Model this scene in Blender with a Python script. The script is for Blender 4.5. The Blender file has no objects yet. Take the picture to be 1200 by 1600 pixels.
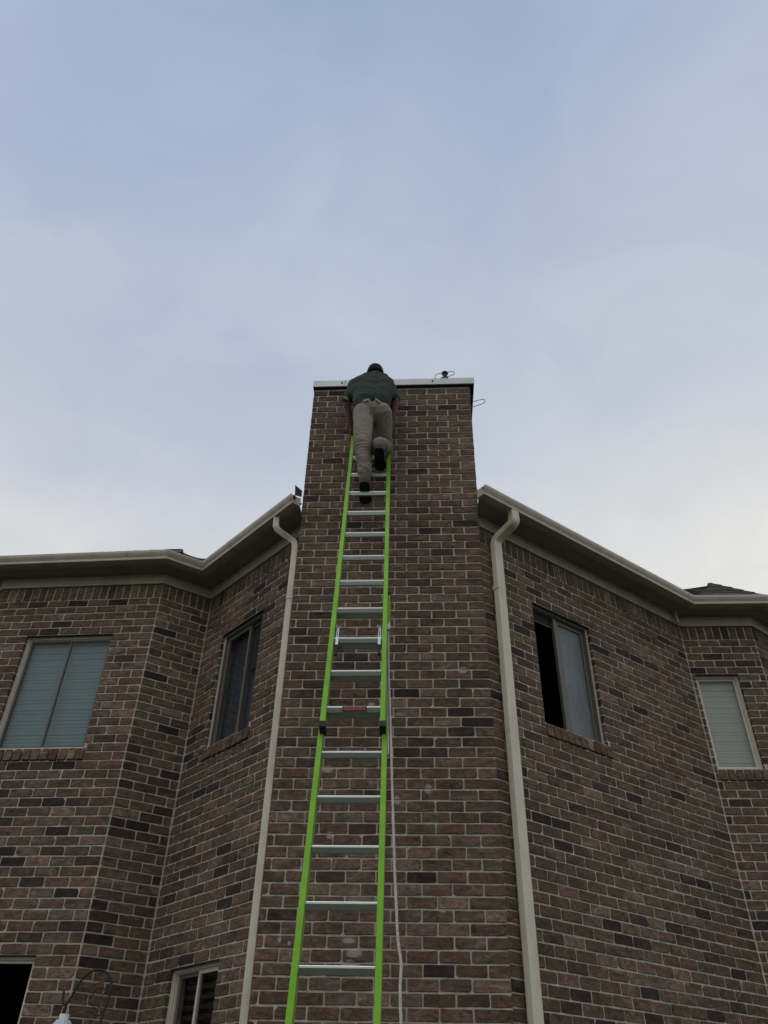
import bpy, bmesh, math, random
from mathutils import Vector, Matrix
random.seed(7)
R = math.radians
SC = bpy.context.scene
COL = SC.collection
EYE = 1.65                                   # camera height above the lawn; model heights below are written relative to it

# ------------------------------------------------------------------ camera
PITCH, ROLL, YAW = 0.67095, 0.02377, -0.06021
FPX = 1250.0
f_ = Vector((math.sin(YAW)*math.cos(PITCH), math.cos(YAW)*math.cos(PITCH), math.sin(PITCH)))
r_ = Vector((math.cos(YAW), -math.sin(YAW), 0))
u_ = r_.cross(f_)
r2 = r_*math.cos(ROLL) + u_*math.sin(ROLL)
u2 = -r_*math.sin(ROLL) + u_*math.cos(ROLL)
cam = bpy.data.cameras.new('camera')
cam.sensor_fit = 'VERTICAL'; cam.sensor_height = 32; cam.lens = FPX/1600*32
cam.clip_start = 0.05; cam.clip_end = 2000
co = bpy.data.objects.new('camera', cam); COL.objects.link(co)
M = Matrix((r2, u2, -f_)).transposed().to_4x4(); M.translation = Vector((0, 0, EYE))
co.matrix_world = M
SC.camera = co

# ------------------------------------------------------------------ sky, sun, exposure
SUN_EL, SUN_AZ = R(62), R(205)               # high, veiled sun behind the photographer's left shoulder
w = bpy.data.worlds.new('World'); SC.world = w; w.use_nodes = True
nt = w.node_tree; N = nt.nodes; L = nt.links
for n in list(N): N.remove(n)
out = N.new('ShaderNodeOutputWorld'); bg = N.new('ShaderNodeBackground')
bg.inputs['Strength'].default_value = 0.12
sky = N.new('ShaderNodeTexSky'); sky.sky_type = 'NISHITA'; sky.sun_disc = False
sky.sun_elevation = SUN_EL; sky.sun_rotation = SUN_AZ
sky.air_density = 1.0; sky.dust_density = 2.5; sky.ozone_density = 2.0
tc = N.new('ShaderNodeTexCoord')
def wnoise(scale, detail, rough, off, dist=0.0, zs=1.0):
    mp = N.new('ShaderNodeMapping'); mp.inputs['Location'].default_value = off
    mp.inputs['Scale'].default_value = (1, 1, zs)
    nz = N.new('ShaderNodeTexNoise'); nz.inputs['Scale'].default_value = scale
    nz.inputs['Detail'].default_value = detail; nz.inputs['Roughness'].default_value = rough
    nz.inputs['Distortion'].default_value = dist
    L.new(tc.outputs['Generated'], mp.inputs['Vector']); L.new(mp.outputs[0], nz.inputs['Vector'])
    return nz.outputs['Fac']
def wramp(fac, stops):
    r = N.new('ShaderNodeValToRGB'); r.color_ramp.interpolation = 'EASE'
    e = r.color_ramp.elements
    while len(e) < len(stops): e.new(0.5)
    for k, (p, c) in enumerate(stops): e[k].position = p; e[k].color = (*c, 1)
    L.new(fac, r.inputs[0]); return r.outputs['Color']
def wmix(fac, a, b):
    m = N.new('ShaderNodeMix'); m.data_type = 'RGBA'
    if isinstance(fac, float): m.inputs[0].default_value = fac
    else: L.new(fac, m.inputs[0])
    for v, i in ((a, 6), (b, 7)):
        if isinstance(v, tuple): m.inputs[i].default_value = (*v, 1)
        else: L.new(v, m.inputs[i])
    return m.outputs[2]
sep = N.new('ShaderNodeSeparateXYZ'); L.new(tc.outputs['Generated'], sep.inputs[0])
K = 1/0.12
def kc(r, g, b): return (r*K, g*K, b*K)
# thin overcast: cloud veil bright and warm low down, cooler overhead
veil = wramp(sep.outputs['Z'], [(0.0, kc(.80, .80, .77)), (0.50, kc(.84, .84, .83)), (0.60, kc(0.714, 0.740, 0.756)), (0.72, kc(0.592, 0.640, 0.718)), (0.85, kc(0.510, 0.580, 0.699)), (1.0, kc(0.408, 0.490, 0.643))])
blue = wramp(sep.outputs['Z'], [(0.0, kc(.70, .72, .73)), (0.50, kc(0.673, 0.700, 0.718)), (0.64, kc(0.510, 0.580, 0.690)), (0.85, kc(0.418, 0.500, 0.652)), (1.0, kc(0.316, 0.410, 0.586))])
lav = wramp(sep.outputs['Z'], [(0.0, kc(.80, .78, .75)), (0.5, kc(.78, .77, .78)), (0.65, kc(0.612, 0.610, 0.690)), (1.0, kc(0.459, 0.490, 0.624))])
n1 = wramp(wnoise(1.5, 3, .5, (3.2, 1.1, .4), .6), [(.36, (0, 0, 0)), (.66, (1, 1, 1))])
n2 = wramp(wnoise(1.9, 3, .5, (7.7, 4.1, 2.3), .5), [(.45, (0, 0, 0)), (.75, (.75, .75, .75))])
n3 = wramp(wnoise(5.0, 5, .55, (1.7, 9.1, 5.3), .8, 1.7), [(.40, (.97, .972, .98)), (.64, (1.03, 1.025, 1.015))])
c = wmix(n1, blue, veil); c = wmix(n2, c, lav)
# creamy glow of the low evening cloud bank, stronger towards the right
ad_ = N.new('ShaderNodeMath'); ad_.operation = 'MULTIPLY_ADD'; ad_.inputs[1].default_value = -0.16
L.new(sep.outputs['X'], ad_.inputs[0]); L.new(sep.outputs['Z'], ad_.inputs[2])
ad2 = N.new('ShaderNodeMath'); ad2.operation = 'MULTIPLY_ADD'; ad2.inputs[1].default_value = .10; ad2.inputs[2].default_value = -.05
ns_ = wnoise(3.2, 4, .55, (2.2, 5.1, .4), .5); L.new(ns_, ad2.inputs[0])
ad3 = N.new('ShaderNodeMath'); L.new(ad_.outputs[0], ad3.inputs[0]); L.new(ad2.outputs[0], ad3.inputs[1])
low = wramp(ad3.outputs[0], [(.40, (.85, .85, .85)), (.50, (.70, .70, .70)), (.60, (.22, .22, .22)), (.70, (0, 0, 0))])
c = wmix(low, c, kc(.88, .87, .82))
mul = N.new('ShaderNodeMix'); mul.data_type = 'RGBA'; mul.blend_type = 'MULTIPLY'; mul.inputs[0].default_value = 1
L.new(c, mul.inputs[6]); L.new(n3, mul.inputs[7])
c = wmix(0.90, sky.outputs[0], mul.outputs[2])
L.new(c, bg.inputs[0]); L.new(bg.outputs[0], out.inputs[0])
sl = bpy.data.lights.new('sun', 'SUN'); sl.energy = 0.5; sl.angle = R(30); sl.color = (1, .95, .88)
so = bpy.data.objects.new('sun', sl); COL.objects.link(so)
sd = Vector((math.sin(SUN_AZ)*math.cos(SUN_EL), math.cos(SUN_AZ)*math.cos(SUN_EL), math.sin(SUN_EL)))
so.rotation_euler = sd.to_track_quat('Z', 'Y').to_euler()
SC.view_settings.view_transform = 'Standard'; SC.view_settings.look = 'None'
SC.view_settings.exposure = 0.0; SC.view_settings.gamma = 1

# ------------------------------------------------------------------ materials
def nodes(name):
    m = bpy.data.materials.new(name); m.use_nodes = True
    t = m.node_tree; b = t.nodes['Principled BSDF']; return m, t, b
def noise(t, scale, detail=4, rough=.6, stretch=(1, 1, 1), coord='Position', dist=0):
    if coord == 'Position':
        g = t.nodes.new('ShaderNodeNewGeometry'); o = g.outputs['Position']
    else:
        g = t.nodes.new('ShaderNodeTexCoord'); o = g.outputs['Object']
    mp = t.nodes.new('ShaderNodeMapping'); mp.inputs['Scale'].default_value = stretch
    n = t.nodes.new('ShaderNodeTexNoise'); n.inputs['Scale'].default_value = scale
    n.inputs['Detail'].default_value = detail; n.inputs['Roughness'].default_value = rough; n.inputs['Distortion'].default_value = dist
    t.links.new(o, mp.inputs[0]); t.links.new(mp.outputs[0], n.inputs['Vector']); return n.outputs['Fac']
def ramp(t, fac, stops, interp='LINEAR'):
    r = t.nodes.new('ShaderNodeValToRGB'); r.color_ramp.interpolation = interp; e = r.color_ramp.elements
    while len(e) < len(stops): e.new(0.5)
    for k, (p, c) in enumerate(stops):
        e[k].position = p; e[k].color = (*c, 1) if len(c) == 3 else c
    t.links.new(fac, r.inputs[0]); return r.outputs['Color']
def mix(t, fac, a, b, mode='MIX'):
    m = t.nodes.new('ShaderNodeMix'); m.data_type = 'RGBA'; m.blend_type = mode
    if isinstance(fac, (int, float)): m.inputs[0].default_value = fac
    else: t.links.new(fac, m.inputs[0])
    for v, i in ((a, 6), (b, 7)):
        if isinstance(v, tuple): m.inputs[i].default_value = (*v, 1)
        else: t.links.new(v, m.inputs[i])
    return m.outputs[2]
def bump(t, b, h, strength=.4, dist=.004):
    n = t.nodes.new('ShaderNodeBump'); n.inputs['Strength'].default_value = strength; n.inputs['Distance'].default_value = dist
    t.links.new(h, n.inputs['Height']); t.links.new(n.outputs[0], b.inputs['Normal'])
def basic(name, col, rough=.5, metal=0, var=.12, scale=12, bstr=.15, bscale=60, spec=.5, dirt=None, stretch=(1, 1, 1)):
    m, t, b = nodes(name)
    c0 = tuple(x*(1-var) for x in col); c1 = tuple(min(1, x*(1+var)) for x in col)
    c = ramp(t, noise(t, scale, stretch=stretch), [(.3, c0), (.7, c1)])
    if dirt:
        c = mix(t, ramp(t, noise(t, 6, 6, .7, (1, 1, .35)), [(.50, (0, 0, 0)), (.78, (.55, .55, .55))]), c, dirt)
    t.links.new(c, b.inputs['Base Color'])
    b.inputs['Roughness'].default_value = rough; b.inputs['Metallic'].default_value = metal
    b.inputs['Specular IOR Level'].default_value = spec
    bump(t, b, noise(t, bscale), bstr, .002); return m

SPLASH = ((-.49, .87, .06, .045), (-.46, .95, .06, .03), (-.50, 1.02, .05, .02), (-.70, 2.12, .05, .03), (-.655, 1.66, .03, .03), (-.94, 1.02, .016, .026), (-.875, 1.0, .012, .014),
          (-.43, 1.56, .03, .022), (.02, 1.98, .03, .04), (-.20, 1.9, .03, .035), (.30, 2.9, .04, .03), (-.4, 2.62, .03, .02), (.1, 1.2, .03, .02))
def brick_material():
    m, t, b = nodes('brick')
    oi = t.nodes.new('ShaderNodeObjectInfo'); at = t.nodes.new('ShaderNodeAttribute'); at.attribute_name = 'rnd'
    ad = t.nodes.new('ShaderNodeMath'); ad.operation = 'ADD'
    fr = t.nodes.new('ShaderNodeMath'); fr.operation = 'FRACT'
    t.links.new(oi.outputs['Random'], ad.inputs[0]); t.links.new(at.outputs['Fac'], ad.inputs[1]); t.links.new(ad.outputs[0], fr.inputs[0])
    base = ramp(t, fr.outputs[0], [(0, (0.0259, 0.0180, 0.0171)), (.04, (0.0389, 0.0260, 0.0228)), (.09, (0.0648, 0.0410, 0.0314)), (.22, (0.1123, 0.0700, 0.0503)), (.36, (0.0842, 0.0570, 0.0427)),
                                   (.50, (0.1274, 0.0830, 0.0608)), (.64, (0.0907, 0.0660, 0.0484)), (.78, (0.1188, 0.0840, 0.0617)), (.90, (0.1058, 0.0800, 0.0608)), (.96, (0.1706, 0.1160, 0.0874)), (1.0, (0.1274, 0.1020, 0.0665))])
    mot = ramp(t, noise(t, 9, 6, .65, (1, 1, 2.2), dist=1.2), [(.28, (.28, .28, .28)), (.43, (.80, .80, .80)), (.56, (1.12, 1.12, 1.12)), (.74, (2.2, 2.2, 2.2))])
    c = mix(t, 1, base, mot, 'MULTIPLY')
    c = mix(t, 1, c, ramp(t, noise(t, 1.1, 5, .6, (1, 1, .35)), [(.30, (.80, .79, .78)), (.70, (1.20, 1.18, 1.16))]), 'MULTIPLY')
    fine = ramp(t, noise(t, 95, 4, .7, (.5, .5, 1.4)), [(.3, (.70, .70, .70)), (.7, (1.28, 1.28, 1.28))])
    c = mix(t, 1, c, fine, 'MULTIPLY')
    # iron-dark flashing and thin mortar haze, both fixed to the brick
    c = mix(t, ramp(t, noise(t, 17, 5, .6, (1, 1, 1.8), dist=2), [(.57, (0, 0, 0)), (.66, (.8, .8, .8))]), c, (.026, .024, .025))
    c = mix(t, ramp(t, noise(t, 3.1, 8, .75), [(.62, (0, 0, 0)), (.80, (.42, .42, .42))]), c, (.26, .24, .21))
    # old mortar splashes at fixed places on the chimney face
    g = t.nodes.new('ShaderNodeNewGeometry'); acc = None
    for (cx, cz, sx, sz) in SPLASH:
        mp = t.nodes.new('ShaderNodeMapping'); mp.vector_type = 'POINT'
        mp.inputs['Scale'].default_value = (1/sx, 2, 1/sz); mp.inputs['Location'].default_value = (-cx/sx, -2*5.627, -(cz+1.65)/sz)
        ln = t.nodes.new('ShaderNodeVectorMath'); ln.operation = 'LENGTH'
        t.links.new(g.outputs['Position'], mp.inputs[0]); t.links.new(mp.outputs[0], ln.inputs[0])
        mr = t.nodes.new('ShaderNodeMapRange'); mr.inputs[1].default_value = 1.9; mr.inputs[2].default_value = .2
        t.links.new(ln.outputs['Value'], mr.inputs[0])
        if acc is None: acc = mr.outputs[0]
        else:
            a_ = t.nodes.new('ShaderNodeMath'); a_.operation = 'MAXIMUM'; t.links.new(acc, a_.inputs[0]); t.links.new(mr.outputs[0], a_.inputs[1]); acc = a_.outputs[0]
    m2 = t.nodes.new('ShaderNodeMath'); m2.operation = 'MULTIPLY'
    t.links.new(acc, m2.inputs[0]); t.links.new(noise(t, 26, 9, .8, dist=3), m2.inputs[1])
    c = mix(t, ramp(t, m2.outputs[0], [(.27, (0, 0, 0)), (.38, (.75, .75, .75))]), c, (.33, .32, .30))
    t.links.new(c, b.inputs['Base Color']); b.inputs['Roughness'].default_value = .88
    b.inputs['Specular IOR Level'].default_value = .25
    bump(t, b, noise(t, 42, 8, .72, (.45, .45, 1.0), dist=.8), .85, .006); return m
MB = brick_material()
def mortar_material():
    m, t, b = nodes('mortar')
    c = ramp(t, noise(t, 22, 6, .65), [(.3, (.27, .242, .212)), (.7, (.50, .455, .405))])
    c = mix(t, ramp(t, noise(t, 2.2, 5, .6), [(.45, (0, 0, 0)), (.75, (.5, .5, .5))]), c, (.24, .212, .182))
    t.links.new(c, b.inputs['Base Color']); b.inputs['Roughness'].default_value = .95
    bump(t, b, noise(t, 110, 5, .7), .7, .004); return m
MM = mortar_material()
TRIM = basic('painted_trim', (.33, .305, .25), .55, var=.10, scale=5, dirt=(.13, .12, .09))
SOFF = basic('soffit_vinyl', (.22, .205, .18), .6, var=.12, scale=4)
GUT = basic('gutter_aluminium', (.40, .37, .31), .45, var=.08, scale=5, dirt=(.15, .14, .11), stretch=(1, 1, 4))
PIPE = basic('downspout_aluminium', (.51, .475, .395), .45, var=.07, scale=4, dirt=(.20, .19, .14))
VINYL = basic('window_vinyl', (.50, .47, .41), .45, var=.06, scale=6)
SASH = basic('sash_vinyl', (.085, .08, .07), .5, var=.08)
LINTEL = basic('steel_lintel', (.020, .016, .014), .7, var=.2)
CAPM = basic('galvanised_steel', (.40, .43, .45), .45, .3, var=.06, scale=7, dirt=(.35, .36, .36))
DARK = basic('black_metal', (.012, .012, .013), .55, .3, var=.1)
FLASH = basic('lead_flashing', (.035, .033, .032), .6, .3, var=.2)
WIRE = basic('bare_wire', (.12, .12, .12), .5, .8)
GREEN = basic('green_fibreglass', (.155, .365, .016), .5, var=.16, scale=7, bscale=150, bstr=.1, dirt=(.12, .28, .015), spec=.3)
ALU = basic('ladder_aluminium', (.46, .50, .49), .36, .95, var=.07, scale=30, bscale=300, bstr=.08, stretch=(1, 6, 6))
STEEL = basic('zinc_steel', (.36, .38, .41), .45, .7, var=.1, scale=40)
RUB = basic('black_rubber', (.010, .010, .011), .75, var=.1)
STICK = basic('red_sticker', (.22, .010, .014), .45, var=.35, scale=55, bstr=0)
ROPE = basic('braided_rope', (.46, .42, .40), .9, var=.28, scale=60)
BLIND = basic('blind_slat', (.45, .46, .445), .6, var=.03)
BLINDD = basic('dark_blind_slat', (.10, .11, .12), .6, var=.05)
DIMROOM = basic('dim_room_navy', (.035, .042, .060), .9, var=.2, scale=3, stretch=(14, 14, .4))  # painted darkness of the dim room behind the glass
ROOM = basic('room_plaster', (.10, .10, .10), .9)
PLAIN = basic('render_coat', (.12, .095, .08), .9)

def glass_material(name, tint, ior=1.5, rough=0.0):
    m = bpy.data.materials.new(name); m.use_nodes = True; t = m.node_tree
    for n in list(t.nodes): t.nodes.remove(n)
    o = t.nodes.new('ShaderNodeOutputMaterial'); mx = t.nodes.new('ShaderNodeMixShader')
    tr = t.nodes.new('ShaderNodeBsdfTransparent'); gl = t.nodes.new('ShaderNodeBsdfGlossy'); fr = t.nodes.new('ShaderNodeFresnel')
    tr.inputs[0].default_value = (*tint, 1); gl.inputs['Roughness'].default_value = rough; fr.inputs[0].default_value = ior
    ge = t.nodes.new('ShaderNodeNewGeometry'); sb = t.nodes.new('ShaderNodeMath'); sb.operation = 'SUBTRACT'; sb.inputs[0].default_value = 1
    mu = t.nodes.new('ShaderNodeMath'); mu.operation = 'MULTIPLY'       # reflect at the outer face of the thin pane only
    t.links.new(ge.outputs['Backfacing'], sb.inputs[1]); t.links.new(sb.outputs[0], mu.inputs[0]); t.links.new(fr.outputs[0], mu.inputs[1])
    t.links.new(mu.outputs[0], mx.inputs[0]); t.links.new(tr.outputs[0], mx.inputs[1]); t.links.new(gl.outputs[0], mx.inputs[2])
    t.links.new(mx.outputs[0], o.inputs[0]); return m
GLASS = glass_material('window_glass', (.72, .80, .83), 1.5)
GLASSC = glass_material('clear_glass', (.90, .91, .90), 1.5)
def screen_material():
    m, t, b = nodes('insect_screen')
    b.inputs['Base Color'].default_value = (.012, .013, .015, 1); b.inputs['Alpha'].default_value = .45; b.inputs['Roughness'].default_value = .7
    return m
SCREEN = screen_material()
def film_material():
    m, t, b = nodes('plastic_film')
    s = noise(t, 3.2, 5, .6, (2.2, 2.2, .8), dist=3.5)
    c = ramp(t, s, [(.30, (.060, .078, .096)), (.5, (.074, .094, .113)), (.62, (.096, .116, .134)), (.70, (.074, .092, .108))])
    t.links.new(c, b.inputs['Base Color']); b.inputs['Roughness'].default_value = .35
    bump(t, b, s, .5, .02); return m
FILM = film_material()
def shingle_material(name, c0, c1):
    m, t, b = nodes(name)
    oi = t.nodes.new('ShaderNodeAttribute'); oi.attribute_name = 'rnd'
    c = ramp(t, oi.outputs['Fac'], [(0, c0), (1, c1)])
    c = mix(t, 1, c, ramp(t, noise(t, 160, 3), [(.3, (.6, .6, .6)), (.7, (1.4, 1.4, 1.4))]), 'MULTIPLY')
    t.links.new(c, b.inputs['Base Color']); b.inputs['Roughness'].default_value = .95
    return m
SHD = shingle_material('asphalt_shingle', (.035, .030, .028), (.105, .088, .078))

# ------------------------------------------------------------------ mesh helpers
def mesh(name, verts, faces, mat, parent=None, smooth=False, loc=None):
    me = bpy.data.meshes.new(name); me.from_pydata([tuple(v) for v in verts], [], faces); me.update()
    me.materials.append(mat)
    if smooth: me.polygons.foreach_set('use_smooth', [True]*len(me.polygons))
    o = bpy.data.objects.new(name, me); COL.objects.link(o); o.parent = parent
    if loc is not None: o.location = loc
    return o
def thing(name, label, cat, loc=(0, 0, 0), group=None):
    o = bpy.data.objects.new(name, None); COL.objects.link(o); o.location = loc; o.empty_display_size = .1
    o['label'] = label; o['category'] = cat
    if group: o['group'] = group
    return o
class G:
    def __init__(s): s.v = []; s.f = []
    def add(s, vs, fs):
        k = len(s.v); s.v += [Vector(v) for v in vs]; s.f += [tuple(i+k for i in f) for f in fs]; return s
    def hexa(s, c):   # 8 corners: bottom 0-3 ccw, top 4-7
        return s.add(c, [(3, 2, 1, 0), (4, 5, 6, 7), (0, 1, 5, 4), (1, 2, 6, 5), (2, 3, 7, 6), (3, 0, 4, 7)])
    def box(s, x0, x1, y0, y1, z0, z1, fr=None, bev=0):
        if bev:
            b = bev
            vs = []; 
            bm = bmesh.new(); bmesh.ops.create_cube(bm, size=1)
            for v in bm.verts: v.co = Vector((x0+(v.co.x+.5)*(x1-x0), y0+(v.co.y+.5)*(y1-y0), z0+(v.co.z+.5)*(z1-z0)))
            bmesh.ops.bevel(bm, geom=bm.edges[:], offset=b, segments=2, affect='EDGES', profile=.5)
            bm.verts.index_update()
            vs = [v.co.copy() for v in bm.verts]; fs = [tuple(v.index for v in f.verts) for f in bm.faces]; bm.free()
            if fr: vs = [fr(v) for v in vs]
            return s.add(vs, fs)
        c = [Vector(p) for p in ((x0, y0, z0), (x1, y0, z0), (x1, y1, z0), (x0, y1, z0), (x0, y0, z1), (x1, y0, z1), (x1, y1, z1), (x0, y1, z1))]
        if fr: c = [fr(v) for v in c]
        return s.hexa(c)
    def tube(s, pts, r, n=8, cap=True, radii=None):
        pts = [Vector(p) for p in pts]; rings = []
        up = None
        for i, p in enumerate(pts):
            d = (pts[min(i+1, len(pts)-1)] - pts[max(i-1, 0)]).normalized()
            if up is None: up = Vector((0, 0, 1)) if abs(d.z) < .9 else Vector((0, 1, 0))
            a = d.cross(up).normalized(); b = a.cross(d).normalized(); up = b
            rr = radii[i] if radii else r
            rings.append([p + (a*math.cos(2*math.pi*k/n) + b*math.sin(2*math.pi*k/n))*rr for k in range(n)])
        vs = [v for q in rings for v in q]; fs = []
        for i in range(len(pts)-1):
            for k in range(n):
                fs.append((i*n+k, i*n+(k+1) % n, (i+1)*n+(k+1) % n, (i+1)*n+k))
        if cap: fs += [tuple(range(n))[::-1], tuple(range((len(pts)-1)*n, len(pts)*n))]
        return s.add(vs, fs)
    def sweep(s, prof, path, closed=True, caps=True):   # prof: rings per station (list of lists of points)
        n = len(path[0]); vs = [v for q in path for v in q]; fs = []
        m = n if closed else n-1
        for i in range(len(path)-1):
            for k in range(m): fs.append((i*n+k, i*n+(k+1) % n, (i+1)*n+(k+1) % n, (i+1)*n+k))
        if caps and closed: fs += [tuple(range(n))[::-1], tuple(range((len(path)-1)*n, len(path)*n))]
        return s.add(vs, fs)
    def build(s, name, mat, parent=None, smooth=False):
        o = mesh(name, s.v, s.f, mat, parent, smooth)
        bm = bmesh.new(); bm.from_mesh(o.data); bmesh.ops.recalc_face_normals(bm, faces=bm.faces[:]); bm.to_mesh(o.data); bm.free()
        return o
def smooth_path(pts, it=3):
    pts = [Vector(p) for p in pts]
    for _ in range(it):
        q = [pts[0]]
        for a, b in zip(pts, pts[1:]): q += [a*.75+b*.25, a*.25+b*.75]
        q.append(pts[-1]); pts = q
    return pts
def V(x, y, z): return Vector((x, y, z+EYE))

# ------------------------------------------------------------------ plan of the house
S = 1.012
H = 4.2567*S                                  # underside of the frieze board
HC = .07735                                   # brick course
D = 5.627
XL, XR, YB, ZT = -1.088, .506, 6.50, 6.105    # chimney faces and top
def P2(x, y): return Vector((x*S, y*S))
CD, DL, BC, EF, FG = P2(-2.525, 6.435), P2(-4.149, 6.508), P2(-2.111, 6.730), P2(2.639, 7.329), P2(3.358, 7.325)
B1, E2 = P2(-1.217, 5.832), P2(.708, 5.760)
G2 = FG + (P2(3.601, 7.539)-FG).normalized()*2.6
L0 = DL + Vector((-.70, .72)).normalized()*2.6
def on_x(a, b, x): t = (x-a.x)/(b.x-a.x); return a+(b-a)*t
BE = on_x(BC, B1, XL+.004); E0 = on_x(E2, EF, XR-.004)

# every brick is first noted, then the 300 that show largest become parts and the rest of each wall one mesh
BR = []      # dict(owner, M, w, h, depth, prj, seed)
def frame(a, b):
    t = (b-a).normalized(); n = Vector((t.y, -t.x))      # outward
    def fr(v): return Vector((a.x+t.x*v.x-n.x*v.y, a.y+t.y*v.x-n.y*v.y, v.z+EYE))    # local x along, y inward, z up
    Mx = Matrix(((t.x, -n.x, 0, a.x), (t.y, -n.y, 0, a.y), (0, 0, 1, EYE), (0, 0, 0, 1)))
    return fr, Mx, (b-a).length
def project(p):
    d = p - Vector((0, 0, EYE)); z = d.dot(f_)
    if z < .1: return None
    return 600+FPX*d.dot(r2)/z, 800-FPX*d.dot(u2)/z
def note(owner, Mx, x, z, w_, h_, depth=.022, prj=0., tilt=0., y=0.):
    Lm = Matrix.Translation((x, y-prj, z))
    if tilt: Lm = Lm @ Matrix.Rotation(tilt, 4, 'X')
    Lm = Lm @ Matrix.Rotation(random.gauss(0, .0035), 4, 'Y') @ Matrix.Translation((random.gauss(0, .0006), random.gauss(0, .0008), random.gauss(0, .0008)))
    W = Mx @ Lm
    cs = [project(W @ Vector((sx*w_/2, 0, sz*h_/2))) for sx, sz in ((-1, -1), (1, -1), (1, 1), (-1, 1))]
    area = 0
    if all(cs):
        if all(0 < c[0] < 1200 and 0 < c[1] < 1600 for c in cs):
            area = abs(sum(cs[i][0]*cs[(i+1) % 4][1]-cs[(i+1) % 4][0]*cs[i][1] for i in range(4)))/2
    BR.append(dict(owner=owner, M=W, w=w_, h=h_, depth=depth, area=area))
J = .0108
def lay(owner, Mx, L_, z0, z1, openings, ph, bw=.203, trim0=.008, trim1=.008):
    """running bond from z1 downwards; openings = (s0, s1, zlow, zhigh)"""
    k = 0; z = z1
    while z-HC > z0-HC*.5:
        zc = z-HC/2
        cut = sorted([(o[0], o[1]) for o in openings if o[2]-.01 < zc < o[3]+.01])
        segs = []; a = trim0
        for c0, c1 in cut:
            if c0 > a: segs.append((a, c0, False, True))
            a = max(a, c1)
        if a < L_-trim1: segs.append((a, L_-trim1, False, False))
        off = ph+(bw/2 if k % 2 else 0)
        for (a, b, _, _) in segs:
            edges = [a]; n0 = math.ceil((a-off)/bw+1e-6)
            x = off+n0*bw
            while x < b:
                if x-edges[-1] > .045 and b-x > .045: edges.append(x+random.gauss(0, .0012))
                x += bw
            edges.append(b)
            for i in range(len(edges)-1):
                l = edges[i]+(J/2 if i else 0.0); r = edges[i+1]-(J/2 if i < len(edges)-2 else 0.0)
                if r-l > .02: note(owner, Mx, (l+r)/2, zc, r-l, HC-J)
        z -= HC; k += 1
def soldiers(owner, Mx, L_, z0, z1, ph=0):
    n = max(1, round(L_/HC)); p = L_/n
    for i in range(n): note(owner, Mx, (i+.5)*p, (z0+z1)/2, p-J, z1-z0-J*.6)
def mortar_wall(owner_name, parent, a, b, z0, z1, openings, back=.16, face=.0055, a_off=0, b_off=0, label=None):
    fr, Mx, L_ = frame(a, b)
    xs = sorted({-a_off, L_+b_off, *[o[0] for o in openings], *[o[1] for o in openings]})
    xs = [x for x in xs if x <= L_+b_off]
    zs = sorted({z0, z1, *[o[2] for o in openings], *[o[3] for o in openings]})
    zs = [z for z in zs if z0 <= z <= z1]
    g = G()
    def hole(x, z): return any(o[0] < x < o[1] and o[2] < z < o[3] for o in openings)
    for i in range(len(xs)-1):
        for j in range(len(zs)-1):
            if hole((xs[i]+xs[i+1])/2, (zs[j]+zs[j+1])/2): continue
            for y in (face, back):
                g.add([fr(Vector(p)) for p in ((xs[i], y, zs[j]), (xs[i+1], y, zs[j]), (xs[i+1], y, zs[j+1]), (xs[i], y, zs[j+1]))], [(0, 1, 2, 3)])
    e = .003
    for o in openings:
        for x, s_ in ((o[0], -1), (o[1], 1)):
            g.add([fr(Vector(p)) for p in ((x, face, o[2]), (x, back, o[2]), (x, back, o[3]), (x, face, o[3]))], [(0, 1, 2, 3)])
        for z in (o[2], o[3]):
            g.add([fr(Vector(p)) for p in ((o[0], face, z), (o[1], face, z), (o[1], back, z), (o[0], back, z))], [(0, 1, 2, 3)])
    ob = mesh(owner_name, g.v, g.f, MM, parent)
    if label: ob['label'] = label
    # toothed brick returns in the jambs
    for o in openings:
        if o[1]-o[0] < .1: continue
        for x, d in ((o[0], 1), (o[1], -1)):
            z = Z1G
            while z > o[3]+.001: z -= HC
            while z-HC > o[2]-HC*.6:
                Lm = Mx @ Matrix.Translation((x+d*.0045, .004+.048, z-HC/2)) @ Matrix.Rotation(R(90)*d, 4, 'Z')
                BR.append(dict(owner=ob, M=Lm, w=.092, h=HC-J, depth=.006, area=0)); z -= HC
    return ob, fr, Mx, L_
def rowlock(owner, Mx, s0, s1, ztop):
    s0 -= .0; s1 += .03; n = round((s1-s0)/HC); p = (s1-s0)/n
    for i in range(n): note(owner, Mx, s0+(i+.5)*p, ztop-.056, p-J, .104, depth=.12, prj=.012, tilt=R(-8))

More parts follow.
